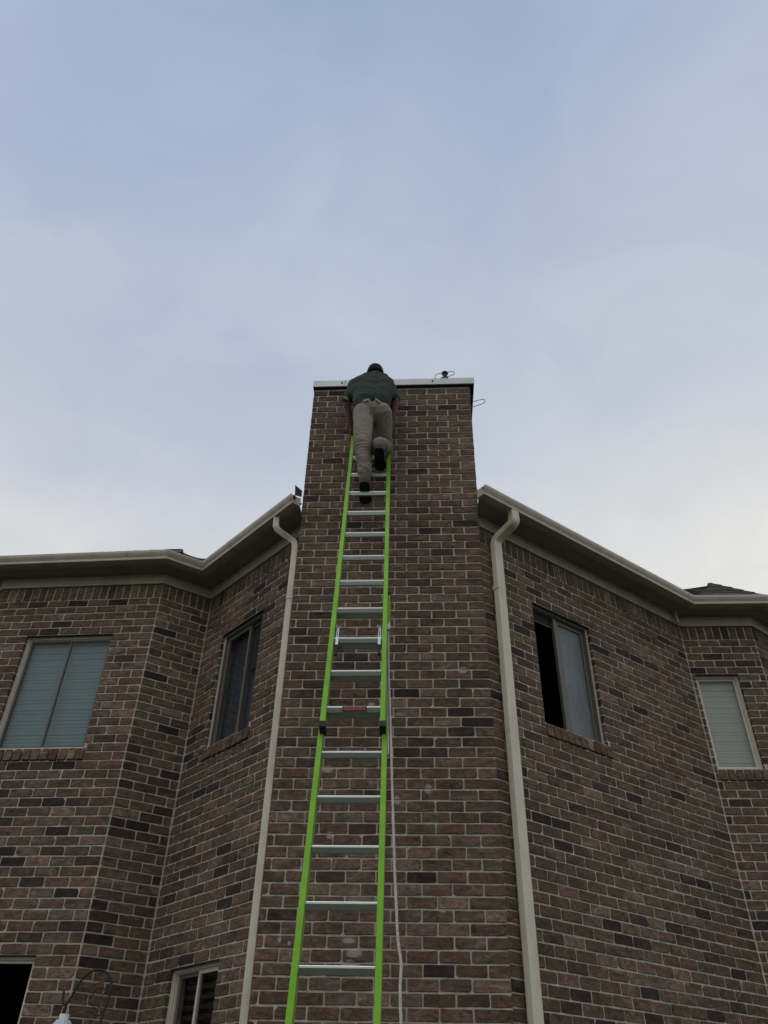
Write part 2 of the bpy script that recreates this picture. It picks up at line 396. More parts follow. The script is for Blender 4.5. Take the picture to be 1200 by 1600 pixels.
house = thing('brick_house', 'two storey brown brick house with a tall central chimney between angled walls', 'house', (0, 0, 0))
GZ = -EYE
Z1G = H-.1985+.0475                             # first bed joint under the soldier course
ZS0 = Z1G
WT, WB = Z1G-5*HC, Z1G-19.5*HC                   # upper window openings
LT = Z1G-40*HC                                  # head of the lower windows
openD = [(.405, 1.262, WB, WT), (.455, 1.318, LT-1.45, LT)]
openB = [(.322, 1.000, WB, WT), (.358, 1.020, LT-HC-1.2, LT-HC)]
openE = [(.300-(E0-E2).length*-1, 0, 0, 0)]
s_off = (E2-E0).length
openE = [(s_off+.305, s_off+1.040, WB, WT)]
openF = [(.035, .468, Z1G-17.5*HC, WT)]
walls = {}
for key, a, b, ops, ph, lab in (
        ('A', L0, DL, [], .05, 'far left brick wall face turning away at the edge'),
        ('D', DL, CD, openD, .11, 'left bay wall with the closed blind window'),
        ('C', CD, BC, [], .03, 'narrow windowless brick return beside the left bay'),
        ('B', BC, BE, openB, .07, 'angled brick wall left of the chimney'),
        ('E', E0, EF, openE, .02, 'long angled brick wall right of the chimney'),
        ('F', EF, FG, openF, .16, 'narrow brick wall with the tall pale window'),
        ('G', FG, G2, [], .05, 'far right brick wall turning away')):
    zb = GZ if key in 'DBCEAFG' else 0
    ob, fr, Mx, L_ = mortar_wall('wall', house, a, b, zb, H+.05, ops, label=lab,
                                 a_off=.006 if key in 'BF' else 0, b_off=.006 if key in 'CE' else 0)
    walls[key] = (ob, fr, Mx, L_, a, b)
    # sill courses replace bricks: widen openings for laying
    lops = [(o[0], o[1], o[2], o[3]) for o in ops]
    for o in ops:
        if o[2] > -1.2: lops.append((o[0], min(o[1]+.03, L_), o[2]-.117, o[2]))
    lay(ob, Mx, L_, GZ, Z1G, lops, ph)
    soldiers(ob, Mx, L_, Z1G, H+.045)
    for o in ops:
        rowlock(ob, Mx, o[0], min(o[1], L_-.032), o[2]-.002)
# chimney: mortar core and its brick faces
ch = G()
m_ = .0055
ch.box(XL+m_, XR-m_, D+m_, YB-m_, GZ, ZT, fr=lambda v: Vector((v.x, v.y, v.z+EYE)))
chim = ch.build('chimney', MM, house); chim['label'] = 'tall brown brick chimney stack with a pale metal cap'
frc, Mc, Lc = frame(Vector((XL, D)), Vector((XR, D)))
lay(chim, Mc, Lc, GZ, 6.0766, [], (XR-XL)-.203*20, bw=.2012, trim0=0.0, trim1=0.0)
note_top = 6.0766
z = ZT
x = XL
i = 0
for fa, fb in ((Vector((XR, D)), Vector((XR, YB))), (Vector((XL, YB)), Vector((XL, D)))):
    f2, M2, L2 = frame(fa, fb)
    lay(chim, M2, L2, 4.0, 6.0766, [], .1)
fb_, Mb, Lb = frame(Vector((XR, YB)), Vector((XL, YB))); lay(chim, Mb, Lb, 4.6, 6.0766, [], .1)

# brick meshes
def brick_geo(w_, h_, depth, rng):
    """tumbled brick: irregular ten-sided face, worn arris, body running back into the mortar; 48 triangles"""
    hw, hh = w_/2, h_/2; out_ = []
    rr = [min(hh*.6, hw*.5, abs(rng.gauss(.0035, .0035))+.0012) for _ in range(4)]
    if rng.random() < .13: rr[rng.randrange(4)] = min(hh*.8, hw*.6, rng.uniform(.012, .022))
    j = lambda s_=.0009: rng.gauss(0, s_)
    out_ += [(-hw+rr[0], -hh+j()), (j(.004), -hh+j(.0012)), (hw-rr[1], -hh+j()), (hw+j(), -hh+rr[1])]
    out_ += [(hw+j(), hh-rr[2]), (hw-rr[2], hh+j()), (j(.004), hh+j(.0012)), (-hw+rr[3], hh+j())]
    out_ += [(-hw+j(), hh-rr[3]), (-hw+j(), -hh+rr[0])]
    n = 10; vs = []; tx, tz = rng.gauss(0, .012), rng.gauss(0, .02)
    ins = .0026
    for (x, z) in out_: vs.append((x, depth, z))
    for (x, z) in out_: vs.append((x, .0032, z))
    for (x, z) in out_:
        xi = x-math.copysign(ins, x) if abs(x) > ins*2 else x; zi = z-math.copysign(ins, z)
        vs.append((xi, x*tx+z*tz+j(.0006), zi))
    fs = []
    for r in range(2):
        for k in range(n): fs.append((r*n+k, r*n+(k+1) % n, (r+1)*n+(k+1) % n, (r+1)*n+k))
    fs.append(tuple(range(2*n, 3*n)))
    return vs, fs
rng = random.Random(3)
# hidden from view: bricks behind the ladder are still largely seen; take the largest in frame
cand = sorted([b for b in BR if b['area'] > 0], key=lambda b: -b['area'])[:300]
chosen = set(id(b) for b in cand)
cache = {}
def brick_mesh(w_, h_, depth):
    key = (round(w_*250), round(h_*250), round(depth*100))
    L_ = cache.setdefault(key, [])
    if len(L_) < 9:
        vs, fs = brick_geo(w_, h_, depth, rng)
        me = bpy.data.meshes.new('brick'); me.from_pydata(vs, [], fs); me.update(); me.materials.append(MB)
        L_.append(me); return me
    return rng.choice(L_)
rest = {}
for b in BR:
    if id(b) in chosen:
        o = bpy.data.objects.new('brick', brick_mesh(b['w'], b['h'], b['depth'])); COL.objects.link(o)
        o.parent = b['owner']; o.matrix_world = b['M']
    else: rest.setdefault(b['owner'].name, []).append(b)
for on, bl in rest.items():
    vs, fs, rn = [], [], []
    for b in bl:
        v, f = brick_geo(b['w'], b['h'], b['depth'], rng); k = len(vs)
        vs += [tuple(b['M'] @ Vector(p)) for p in v]; fs += [tuple(i+k for i in q) for q in f]
        r = rng.random(); rn += [r]*len(v)
    o = mesh('brick_courses', vs, fs, MB, bpy.data.objects[on]); o['kind'] = 'stuff'
    at = o.data.attributes.new('rnd', 'FLOAT', 'POINT'); at.data.foreach_set('value', rn)

# chimney crown: folded sheet metal
cap = G().box(XL-.010, XR+.045, D-.035, YB+.04, ZT-.001, ZT+.088, bev=.004, fr=lambda v: Vector((v.x, v.y, v.z+EYE))).build('metal_cap', CAPM, chim)
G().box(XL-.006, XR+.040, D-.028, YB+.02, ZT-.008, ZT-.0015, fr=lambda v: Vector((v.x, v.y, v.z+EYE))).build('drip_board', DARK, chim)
sc = G()
for x in (-.80, .13): sc.tube([V(x, D-.035, ZT+.045), V(x, D-.042, ZT+.045)], .009, 8)
sc.build('screw', DARK, chim)
G().box(-.772, -.768, D-.0385, D-.0345, ZT+.002, ZT+.085, fr=lambda v: Vector((v.x, v.y, v.z+EYE))).build('cap_seam', DARK, chim)
# little black stub with wire loops on the crown
g = G().tube([V(.262, 5.70, ZT+.11), V(.262, 5.70, ZT+.20), V(.262, 5.70, ZT+.215), V(.262, 5.70, ZT+.245), V(.262, 5.70, ZT+.272), V(.262, 5.70, ZT+.284)], .02, 12, radii=[.040, .038, .020, .018, .036, .034])
st = g.build('cap_stub', DARK, chim, smooth=False)
def loop(pts, r=.0028): return smooth_path(pts, 3), r
for pts in ([(.27, 5.69, 6.352), (.31, 5.69, 6.402), (.365, 5.69, 6.396), (.362, 5.69, 6.350), (.30, 5.69, 6.325), (.27, 5.69, 6.32)],
            [(.25, 5.69, 6.385), (.20, 5.69, 6.375), (.158, 5.69, 6.345), (.160, 5.69, 6.295), (.2, 5.69, 6.285), (.25, 5.69, 6.33)],
            [(.29, 5.69, 6.29), (.34, 5.69, 6.292), (.385, 5.69, 6.282)]):
    p, r = loop([V(*q) for q in pts]); G().tube(p, .0036, 6).build('wire_loop', WIRE, st, True)
p, r = loop([V(.50, 5.90, 6.13), V(.60, 5.88, 6.155), (V(.665, 5.87, 6.165)), V(.685, 5.87, 6.13), V(.645, 5.88, 6.095), V(.50, 5.90, 6.065)], .003)
G().tube(p, .0038, 6).build('wire_hook', WIRE, chim, True)

# ------------------------------------------------------------------ eaves
def offset_poly(pts, o, cut0=None, cut1=None):
    """mitred offset of an open plan line; cut0/cut1 = x of a plane the first/last segment stops at"""
    res = []; n = len(pts)
    seg = [((b-a).normalized()) for a, b in zip(pts, pts[1:])]; nr = [Vector((t.y, -t.x)) for t in seg]
    for i, p in enumerate(pts):
        if i == 0:
            q = p+nr[0]*o
            if cut0 is not None: q = q+seg[0]*((cut0-q.x)/seg[0].x)
        elif i == n-1:
            q = p+nr[-1]*o
            if cut1 is not None: q = q+seg[-1]*((cut1-q.x)/seg[-1].x)
        else:
            m = (nr[i-1]+nr[i]).normalized(); q = p+m*(o/m.dot(nr[i]))
        res.append(q)
    return res
LEFT = ([L0, DL, CD, BC, BE], None, XL+.014)
RIGHT = ([E0, EF, FG, G2], XR-.014, None)
_tb = (BE-BC).normalized(); _te = (EF-E0).normalized()
LEFTG = ([L0, DL, CD, BC, BE+_tb*.215], None, None)
RIGHTG = ([E0-_te*.185, EF, FG, G2], None, None)
def eave(prof, name, mat, caps=True, closed=True):
    for pts, c0, c1 in ((LEFTG, RIGHTG) if name in ('fascia', 'gutter') else (LEFT, RIGHT)):
        lines = [offset_poly(pts, o, c0, c1) for o, z in prof]
        path = [[V(lines[k][i].x, lines[k][i].y, H+prof[k][1]) for k in range(len(prof))] for i in range(len(pts))]
        G().sweep(None, path, closed, caps).build(name, mat, house)
eave([(-.02, 0), (.020, 0), (.020, .078), (.028, .083), (.030, .104), (-.02, .104)], 'frieze_board', TRIM)
eave([(-.02, .105), (.198, .105), (.198, .118), (-.02, .118)], 'soffit', SOFF)
eave([(.052, .1005), (.060, .1005), (.060, .1045), (.052, .1045)], 'soffit_channel', SOFF)
eave([(.199, .098), (.2125, .098), (.2125, .205), (.199, .205)], 'fascia', TRIM)
GP = [(.2135, .195), (.2135, .108), (.2165, .104), (.285, .104), (.288, .108), (.289, .128), (.294, .136), (.305, .152), (.313, .170), (.315, .188), (.313, .194), (.304, .195), (.304, .191),
      (.310, .186), (.309, .171), (.301, .155), (.290, .139), (.285, .129), (.284, .110), (.219, .1065), (.2165, .110), (.2165, .195)]
eave(GP, 'gutter', GUT)
# thin seam strips where gutter lengths join, and closed ends against the chimney
for pts, c0, c1, idx in ((LEFTG[0], None, None, -1), (RIGHTG[0], None, None, 0)):
    prof = [(.205, .190), (.205, .106), (.287, .104), (.291, .132), (.308, .155), (.316, .190)]
    ring = []
    for dd in (.001, .006):
        pp = list(pts)
        if idx: pp[-1] = pp[-1]+(pp[-1]-pp[-2]).normalized()*dd
        else: pp[0] = pp[0]-(pp[1]-pp[0]).normalized()*dd
        for o, z in prof:
            q = offset_poly(pp, o)[idx]; ring.append(V(q.x, q.y, H+z))
    G().sweep(None, [ring[:6], ring[6:]]).build('gutter_end_cap', GUT, house)

for pts, i_, sa in ((LEFTG[0], 1, .95), (RIGHTG[0], 0, 1.75), (LEFTG[0], 3, .70)):
    t_ = (pts[i_+1]-pts[i_]).normalized(); n_ = Vector((t_.y, -t_.x)); prof = [(.2145, .103), (.2895, .1025), (.2905, .128), (.2965, .1355), (.3075, .1515), (.3155, .170), (.3175, .190)]
    ring = []
    for dd in (0, .035):
        b_ = pts[i_]+t_*(sa+dd); ring.append([V(b_.x+n_.x*o, b_.y+n_.y*o, H+z) for o, z in prof]+[V(b_.x+n_.x*(o-.003), b_.y+n_.y*(o-.003), H+z+.0025) for o, z in prof[::-1]])
    G().sweep(None, ring).build('gutter_seam', GUT, house)
# roof: stepped shingle rows on each slope
ER = .29
lp = offset_poly(LEFT[0], ER, None, XL-.02); rp = offset_poly(RIGHT[0], ER, XR+.02, None)
ZE = H+.160
EL = [Vector((q.x, q.y, ZE)) for q in lp]; ERR = [Vector((q.x, q.y, ZE)) for q in rp]
AR = Vector((3.355, 8.0, 5.20)); AL = Vector((-2.87, 7.6, 5.485)); ML = Vector((XL-.02, 8.6, 5.0)); MR = Vector((XR+.02, 8.6, 5.0))
def at_y(a, b, y): return a.lerp(b, (y-a.y)/(b.y-a.y))
def slope(a, b, c, d=None, rows=None, name='roof_slope', mat=SHD, lab=None):
    """eave a-b, top d-c (c only: triangle); rows of separate shingle tabs, each butt standing 9 mm proud"""
    d = d or c; n = (b-a).cross(c-a).normalized(); 
    if n.z < 0: n = -n
    ln = (((c+d)/2)-((a+b)/2)).length; rows = rows or max(4, int(ln/.145)); vs, fs, rn = [], [], []
    rg = random.Random(int(a.x*1000)); 
    def quad(p0, p1, p2, p3, h0, h1):
        k = len(vs); q = [p0+n*h0, p1+n*h0, p2+n*h1, p3+n*h1, p0-n*.004, p1-n*.004]
        vs.extend([v+Vector((0, 0, EYE)) for v in q]); fs.extend([(k, k+1, k+2, k+3), (k+4, k+5, k+1, k)]); rn.extend([rg.random()]*6)
    for r in range(rows):
        t0, t1 = r/rows, (r+1)/rows
        p0, p1 = a.lerp(d, t0), b.lerp(c, t0); q0, q1 = a.lerp(d, t1), b.lerp(c, t1)
        m = max(1, int((p1-p0).length/.30)); o_ = .5 if r % 2 else 0
        cuts = [0]+[min(1, max(0, (k+o_+rg.gauss(0, .06))/m)) for k in range(1, m)]+[1]
        for x0, x1 in zip(cuts, cuts[1:]):
            if x1-x0 < 1e-4: continue
            h = .010+rg.random()*.005
            quad(p0.lerp(p1, x0), p0.lerp(p1, x1), q0.lerp(q1, x1), q0.lerp(q1, x0), h, .002)
    o = mesh(name, vs, fs, mat, roof); at = o.data.attributes.new('rnd', 'FLOAT', 'POINT'); at.data.foreach_set('value', rn); o['kind'] = 'stuff'
YBK = 13.0
g = G()   # sealed deck under the shingles and the plain back of the house
deck = [(EL[0], EL[1], AL), (EL[1], EL[2], AL), (EL[2], EL[3], AL), (EL[3], EL[4], ML), (EL[3], ML, AL), (ERR[0], ERR[1], MR), (ERR[1], AR, MR), (ERR[1], ERR[2], AR), (ERR[2], ERR[3], AR),
        (at_y(EL[4], ML, 6.45), at_y(ERR[0], MR, 6.45), MR), (at_y(EL[4], ML, 6.45), MR, ML)]
BLk, BRk = Vector((EL[0].x, YBK, ZE)), Vector((ERR[3].x, YBK, ZE))
deck += [(EL[0], AL, BLk), (AL, ML, BLk), (ML, MR, BLk), (MR, BRk, BLk), (MR, AR, BRk), (AR, ERR[3], BRk)]
for t in deck:
    g.add([Vector((p.x, p.y, p.z-.012+EYE)) for p in t], [(0, 1, 2)])
roof = g.build('roof', FLASH, house)
for a, b, c_, d_ in ((EL[0], EL[1], AL, None), (EL[1], EL[2], AL, None), (EL[2], EL[3], AL, None), (EL[3], EL[4], ML, AL), (ERR[0], ERR[1], AR, MR), (ERR[1], ERR[2], AR, None), (ERR[2], ERR[3], AR, None)):
    slope(a, b, c_, d_)
# ridge caps on the hips
for a, b in ((ERR[2], AR), (EL[1], AL), (EL[2], AL), (AR, ERR[3])):
    g = G(); n = int((b-a).length/.2)
    for k in range(n):
        p, q = a.lerp(b, k/n), a.lerp(b, (k+1.15)/n); g.tube([p+Vector((0, 0, EYE+.012)), q+Vector((0, 0, EYE+.002))], .03, 6)
    o = g.build('ridge_cap', FLASH, roof)
# plain rear and side walls close the shell so the rooms behind the glass are dark
g = G()
for a, b in ((L0, Vector((L0.x, YBK-.3))), (Vector((L0.x, YBK-.3)), Vector((G2.x, YBK-.3))), (Vector((G2.x, YBK-.3)), G2)):
    g.add([V(a.x, a.y, GZ), V(b.x, b.y, GZ), V(b.x, b.y, H+.2), V(a.x, a.y, H+.2)], [(0, 1, 2, 3)])
    t = (b-a).normalized(); n = Vector((-t.y, t.x))*.2
    g.add([V(a.x+n.x, a.y+n.y, GZ), V(b.x+n.x, b.y+n.y, GZ), V(b.x+n.x, b.y+n.y, H+.2), V(a.x+n.x, a.y+n.y, H+.2)], [(0, 1, 2, 3)])
g.build('rear_wall', PLAIN, house)
cl = [p for p in offset_poly(LEFT[0], -.08)] + [Vector((XL+.05, 5.9)), Vector((XR-.05, 5.9))] + [p for p in offset_poly(RIGHT[0], -.08)] + [Vector((G2.x-.1, YBK-.35)), Vector((L0.x+.1, YBK-.35))]
mesh('ceiling', [V(p.x, p.y, H+.02) for p in cl]+[V(p.x, p.y, H+.04) for p in cl], [tuple(range(len(cl)))[::-1], tuple(range(len(cl), 2*len(cl)))], ROOM, house)

# torn flashing scraps where gutters meet the stack
g = G().add([V(-1.160, 5.56, 4.755), V(-1.10, 5.60, 4.72), V(-1.095, 5.60, 4.64), V(-1.150, 5.56, 4.63), V(-1.156, 5.57, 4.755), V(-1.10, 5.62, 4.73)], [(0, 1, 2, 3), (0, 4, 5, 1), (4, 3, 2, 5)])
g.add([V(-1.22, 5.50, 4.50), V(-1.14, 5.46, 4.545), V(-1.085, 5.60, 4.56), V(-1.15, 5.62, 4.50)], [(0, 1, 2, 3)])
g.build('flashing', FLASH, house)
g = G()
for (x, y, z_, r) in ((.522, 5.60, 4.66, .020), (.528, 5.57, 4.64, .013), (.535, 5.55, 4.61, .014), (.520, 5.60, 4.615, .02)): 
    bm = bmesh.new(); bmesh.ops.create_icosphere(bm, subdivisions=2, radius=r)
    for v in bm.verts: v.co *= random.uniform(.7, 1.25)
    g.add([v.co+V(x, y, z_) for v in bm.verts], [tuple(v.index for v in f.verts) for f in bm.faces]); bm.free()
g.box(XR+.002, XR+.010, 5.50, 5.64, 4.47, 4.56, fr=lambda v: Vector((v.x, v.y, v.z+EYE)))
g.build('flashing', FLASH, house)

# ------------------------------------------------------------------ windows
def window(key, o, style, lab):
    ob, fr, Mx, L_, a, b = walls[key]
    s0, s1, z0, z1 = o; y0 = .038
    def L3(x, y, z_): return fr(Vector((x, y, z_)))
    g = G(); W = .024; F = lambda v: fr(v)
    # two-step outer frame, head and sill between jambs
    dark = style in ('dark2', 'open'); gi = G() if dark else g
    for q_, (w0, w1, ya, yb) in enumerate(((0, W*.5, y0, y0+.07), (W*.5, W, y0+.014, y0+.07), (W, W*1.3, y0+.030, y0+.07))):
        if q_: g, g_keep = gi, g
        g.box(s0+w0, s0+w1, ya, yb, z0, z1, F); g.box(s1-w1, s1-w0, ya, yb, z0, z1, F)
        g.box(s0+w1+1e-4, s1-w1-1e-4, ya+.001, yb, z1-w1, z1-w0, F); g.box(s0+w1+1e-4, s1-w1-1e-4, ya+.001, yb, z0+w0, z0+w1, F)
        if q_: g = g_keep
    win = g.build('window', VINYL, house); win['label'] = lab
    if dark: gi.build('inner_frame', SASH, win)
    G().box(s0-.03, s1+.03, .010, y0-.003, z1-.007, z1-.0008, F).build('lintel', LINTEL, win)
    i0, i1, j0, j1 = s0+W*1.3, s1-W*1.3, z0+W*1.3, z1-W*1.3
    def sash(x0, x1, y, mat, wd=.026, bright=None):
        g = G(); g.box(x0, x0+wd, y, y+.022, j0+.001, j1-.001, F); g.box(x1-wd, x1, y, y+.022, j0+.001, j1-.001, F)
        g.box(x0+wd, x1-wd, y+.001, y+.021, j0+.001, j0+wd, F); g.box(x0+wd, x1-wd, y+.001, y+.021, j1-wd, j1-.001, F)
        s_ = g.build('sash', mat, win); return s_, (x0+wd, x1-wd, j0+wd, j1-wd)
    def pane(s_, r, y, mat, name='pane'):
        return G().box(r[0]-.004, r[1]+.004, y, y+.004, r[2]-.004, r[3]+.004, F).build(name, mat, win)
    def slats(x0, x1, y, pitch, mat, ang=62, wid=None, name='blind'):
        g = G(); wid = wid or pitch*1.18; zz = j1-.02; c_, s_ = math.cos(R(ang))*wid/2, math.sin(R(ang))*wid/2; rs = random.Random(5)
        while zz > j0+.02:
            dz = rs.gauss(0, .0007)
            g.add([L3(x0, y-c_, zz+dz+s_), L3(x1, y-c_, zz+dz+s_), L3(x1, y-.0010, zz+dz+.0015), L3(x0, y-.0010, zz+dz+.0015), L3(x1, y+c_, zz+dz-s_), L3(x0, y+c_, zz+dz-s_)], [(0, 1, 2, 3), (3, 2, 4, 5)]); zz -= pitch
        bl = g.build(name, mat, win); bl['kind'] = 'stuff'; return bl
    m = (i0+i1)/2
    if style == 'blind2':
        s_, r = sash(i0+.002, m+.012, y0+.040, SASH, .016); pane(s_, r, y0+.050, GLASS)
        s_, r = sash(m-.004, i1-.002, y0+.030, SASH, .016); pane(s_, r, y0+.038, GLASS)
        slats(i0+.004, i1-.004, y0+.092, .034, BLIND, 80, .0300)
    if style == 'dark2':
        mm = i0+(i1-i0)*.60
        s_, r = sash(i0+.002, mm+.012, y0+.028, SASH, .030); pane(s_, r, y0+.038, GLASSC)
        s_, r = sash(mm-.012, i1-.002, y0+.052, SASH, .022); 
        pane(s_, (r[0], r[1], r[3]-.42, r[3]), y0+.060, SCREEN, 'insect_screen')
        G().box(r[0], r[1], y0+.060, y0+.066, r[3]-.425, r[3]-.415, F).build('screen_bar', SASH, win)
    if style == 'dark2':
        G().box(i0, i1, y0+.100, y0+.106, j0, j1, F).build('dim_room_panel', DIMROOM, win)  # added dark sheet standing in for the unlit interior, mutes the brick reflection
    if style == 'open':
        mm = i0+(i1-i0)*.46
        g = G().box(mm-.030, mm-.004, y0+.020, y0+.050, j0, j1, F); g.box(mm, mm+.012, y0+.028, y0+.052, j0, j1, F); g.build('meeting_stile', SASH, win)
        s_, r = sash(mm+.014, i1-.002, y0+.034, SASH, .030); pane(s_, r, y0+.048, FILM)
        G().box(i0, mm-.03, y0+.045, y0+.049, j1-.09, j1, F).build('insect_screen', SCREEN, win)
        G().box(i0, mm-.03, y0+.044, y0+.050, j1-.096, j1-.090, F).build('screen_bar', SASH, win)
    if style == 'single':
        s_, r = sash(i0+.001, i1-.001, y0+.034, VINYL, .014); pane(s_, r, y0+.044, GLASSC)
        slats(i0+.002, i1-.002, y0+.088, .031, BLIND, 80, .0285)
    if style == 'lower_open':
        s_, r = sash(i0+.002, i1-.002, y0+.036, VINYL, .014)
    if style == 'lower2':
        s_, r = sash(i0+.002, m-.005, y0+.044, SASH, .028); pane(s_, r, y0+.052, GLASSC)
        s_, r = sash(m-.022, i1-.002, y0+.030, VINYL, .022); pane(s_, r, y0+.038, GLASSC)
        slats(i0+.004, i1-.004, y0+.11, .062, BLINDD, 32, .045)
window('D', openD[0], 'blind2', 'left bay window with drawn blinds behind two teal panes')
window('B', openB[0], 'dark2', 'dark window left of the chimney with a half lowered screen')
window('E', openE[0], 'open', 'window right of the chimney, one side open and dark, the other hazed with film')
window('F', openF[0], 'single', 'narrow single pane window with a pale closed blind')
window('D', openD[1], 'lower_open', 'black open lower window at the foot of the left bay')
window('B', openB[1], 'lower2', 'lower sliding window with dark louvres behind the glass')

# ------------------------------------------------------------------ downspouts
def downspout(path, tdir, wd, dp, n_h=0, lab=None, straps=()):
    """rectangular pipe: path of plan/height points; tdir = direction of its wide side"""
    pts = smooth_path([V(*p) for p in path], 3); t = Vector((tdir[0], tdir[1], 0)).normalized()
    rings = []
    for i, p in enumerate(pts):
        d = (pts[min(i+1, len(pts)-1)]-pts[max(i-1, 0)]).normalized()
        tt = (t-d*t.dot(d)).normalized(); n = d.cross(tt)
        prof = []
        for sx, sy in ((-1, -1), (1, -1), (1, 1), (-1, 1)):
            c = .16
            for (ax, ay) in (((1-c), 1), (1, (1-c))) if (sx*sy) < 0 else ((1, (1-c)), ((1-c), 1)):
                prof.append(p+tt*(sx*wd/2*ax)+n*(sy*dp/2*ay))
        rings.append(prof)
    o = G().sweep(None, rings).build('downspout', PIPE, house); o['label'] = lab
    x, y = path[-1][0], path[-1][1]; n = Vector((tdir[1], -tdir[0])).normalized()
    for z_ in straps:
        g = G(); r = []
        for zz in (z_-.014, z_+.014):
            r.append([V(x+t.x*a*wd*.53+n.x*b*dp*.56, y+t.y*a*wd*.53+n.y*b*dp*.56, zz) for a, b in ((-1, -1), (1, -1), (1, 1), (-1, 1))])
        g.sweep(None, r).build('pipe_strap', PIPE, o)
    return o
eR = (EF-E0).normalized(); nR = Vector((eR.y, -eR.x)); pr = E2-eR*.128+nR*.048
oR = Vector((.806, 5.575))
downspout([(oR.x, oR.y, H+.112), (oR.x, oR.y, H+.05), (oR.x, oR.y, H-.012), (oR.x*.6+pr.x*.4, oR.y*.6+pr.y*.4, H-.05), (pr.x, pr.y, H-.11), (pr.x, pr.y, H-.20), (pr.x, pr.y, H-.36), (pr.x, pr.y, 2.5), (pr.x-.004, pr.y, .5), (pr.x-.004, pr.y, GZ+.15)], eR, .086, .062,
          lab='pale downspout right of the chimney', straps=(3.70,))
pl = Vector((-1.1185, 5.685)); oL = Vector((-1.300, 5.62))
downspout([(oL.x, oL.y, H+.112), (oL.x, oL.y, H+.03), (oL.x+.005, oL.y, H-.02), (pl.x-.03, pl.y-.01, H-.10), (pl.x, pl.y, H-.15), (pl.x, pl.y, H-.28), (pl.x, pl.y, 2.5), (pl.x, pl.y, .5), (pl.x, pl.y, GZ+.15)], (1, 0), .054, .060,
          lab='slim downspout tucked into the corner left of the chimney', straps=(3.60,))
# short overflow pipe under the right eave corner
q = EF+Vector((-.055, -.125))
G().tube([V(q.x, q.y, H+.106), V(q.x, q.y, H+.085), V(q.x+.004, q.y-.002, H+.084), V(q.x+.006, q.y-.004, H-.02)], .013, 10, radii=[.024, .024, .012, .012]).build('drain_outlet', GUT, house)

# ------------------------------------------------------------------ ladder
lad = thing('extension_ladder', 'tall lime green extension ladder with metal rungs leaning on the chimney', 'ladder', (-.40, 3.50, 0))
TH = R(72.5); RS = .3048
def section(x0l, x0r, y0, z0, dx_l, dx_r):
    """returns point function: (side -1..1, along metres, out metres) -> world"""
    n = Vector((0, math.sin(TH), -math.cos(TH)))       # towards the wall
    def pt(s, a, o, xo=0):
        z_ = z0+a*math.sin(TH); y_ = y0+a*math.cos(TH)
        xl = x0l+dx_l*(z_-z0); xr = x0r+dx_r*(z_-z0); x_ = (xl if s < 0 else xr) if s else (xl+xr)/2
        return V(x_+xo+0, y_+n.y*o, z_+n.z*o)
    return pt
def P_child(o): 
    o.parent = lad; o.matrix_parent_inverse = Matrix.Translation(lad.location).inverted(); return o
def rail(pt, s, a0, a1):
    t, fl, dp = .0045, .030, .074
    prof = [(0, -dp/2), (s*fl, -dp/2), (s*fl, -dp/2+t), (s*t, -dp/2+t), (s*t, dp/2-t), (s*fl, dp/2-t), (s*fl, dp/2), (0, dp/2)]
    n = 14; rings = []
    for k in range(n+1):
        a = a0+(a1-a0)*k/n; rings.append([pt(s, a, o, xo) for xo, o in prof])
    return P_child(G().sweep(None, rings).build('rail', GREEN))
def rung(pt, k, tread=.036):
    a = k*RS; n = 1
    prof = []    # D-shaped rung: level tread, rounded front nose, sloping underside
    for (y_, z_) in ((-.0205, .0095), (-.0208, .0175), (-.0195, .0200), (-.017, .0208), (.015, .0208), (.017, .018), (.0135, -.010), (.006, -.0165), (-.006, -.0185), (-.0088, -.0178), (-.0105, -.015)):
        prof.append((y_, z_))
    rings = []
    for s in (-1, 1):
        c = pt(s, a, 0, 0); rings.append([c+Vector((0, y_, z_-.006)) for y_, z_ in prof])
    return P_child(G().sweep(None, rings).build('rung', ALU))
# fly section (in front) and base section (behind)
flyp = section(-.5945, -.2665, 4.562, 2.089, -.0122, -.0155)
basep = section(-.594, -.240, 4.171, .634, -.0095, -.0100)
rail(flyp, -1, -.145, 3.62); rail(flyp, 1, -.145, 3.62)
rail(basep, -1, -2.25, 2.64); rail(basep, 1, -2.25, 2.64)
for k in range(0, 12): rung(flyp, k)
for k in range(-7, 9): rung(basep, k)
for s in (-1, 1):
    for pt, a in ((flyp, -.152), (basep, 2.635)):
        g = G(); r = []
        for aa in (a-.012, a+.030 if pt is flyp else a+.015): r.append([pt(s, aa, o, xo) for xo, o in ((-s*.004, -.041), (s*.034, -.041), (s*.034, .041), (-s*.004, .041))])
        P_child(g.sweep(None, r).build('rail_cap', RUB))
    # base shoe
    g = G(); c = basep(s, -2.27, 0, s*.015)
    g.box(-.03, .03, -.05, .05, -.03, .03, fr=lambda v: c+v, bev=.006); P_child(g.build('foot_shoe', RUB))
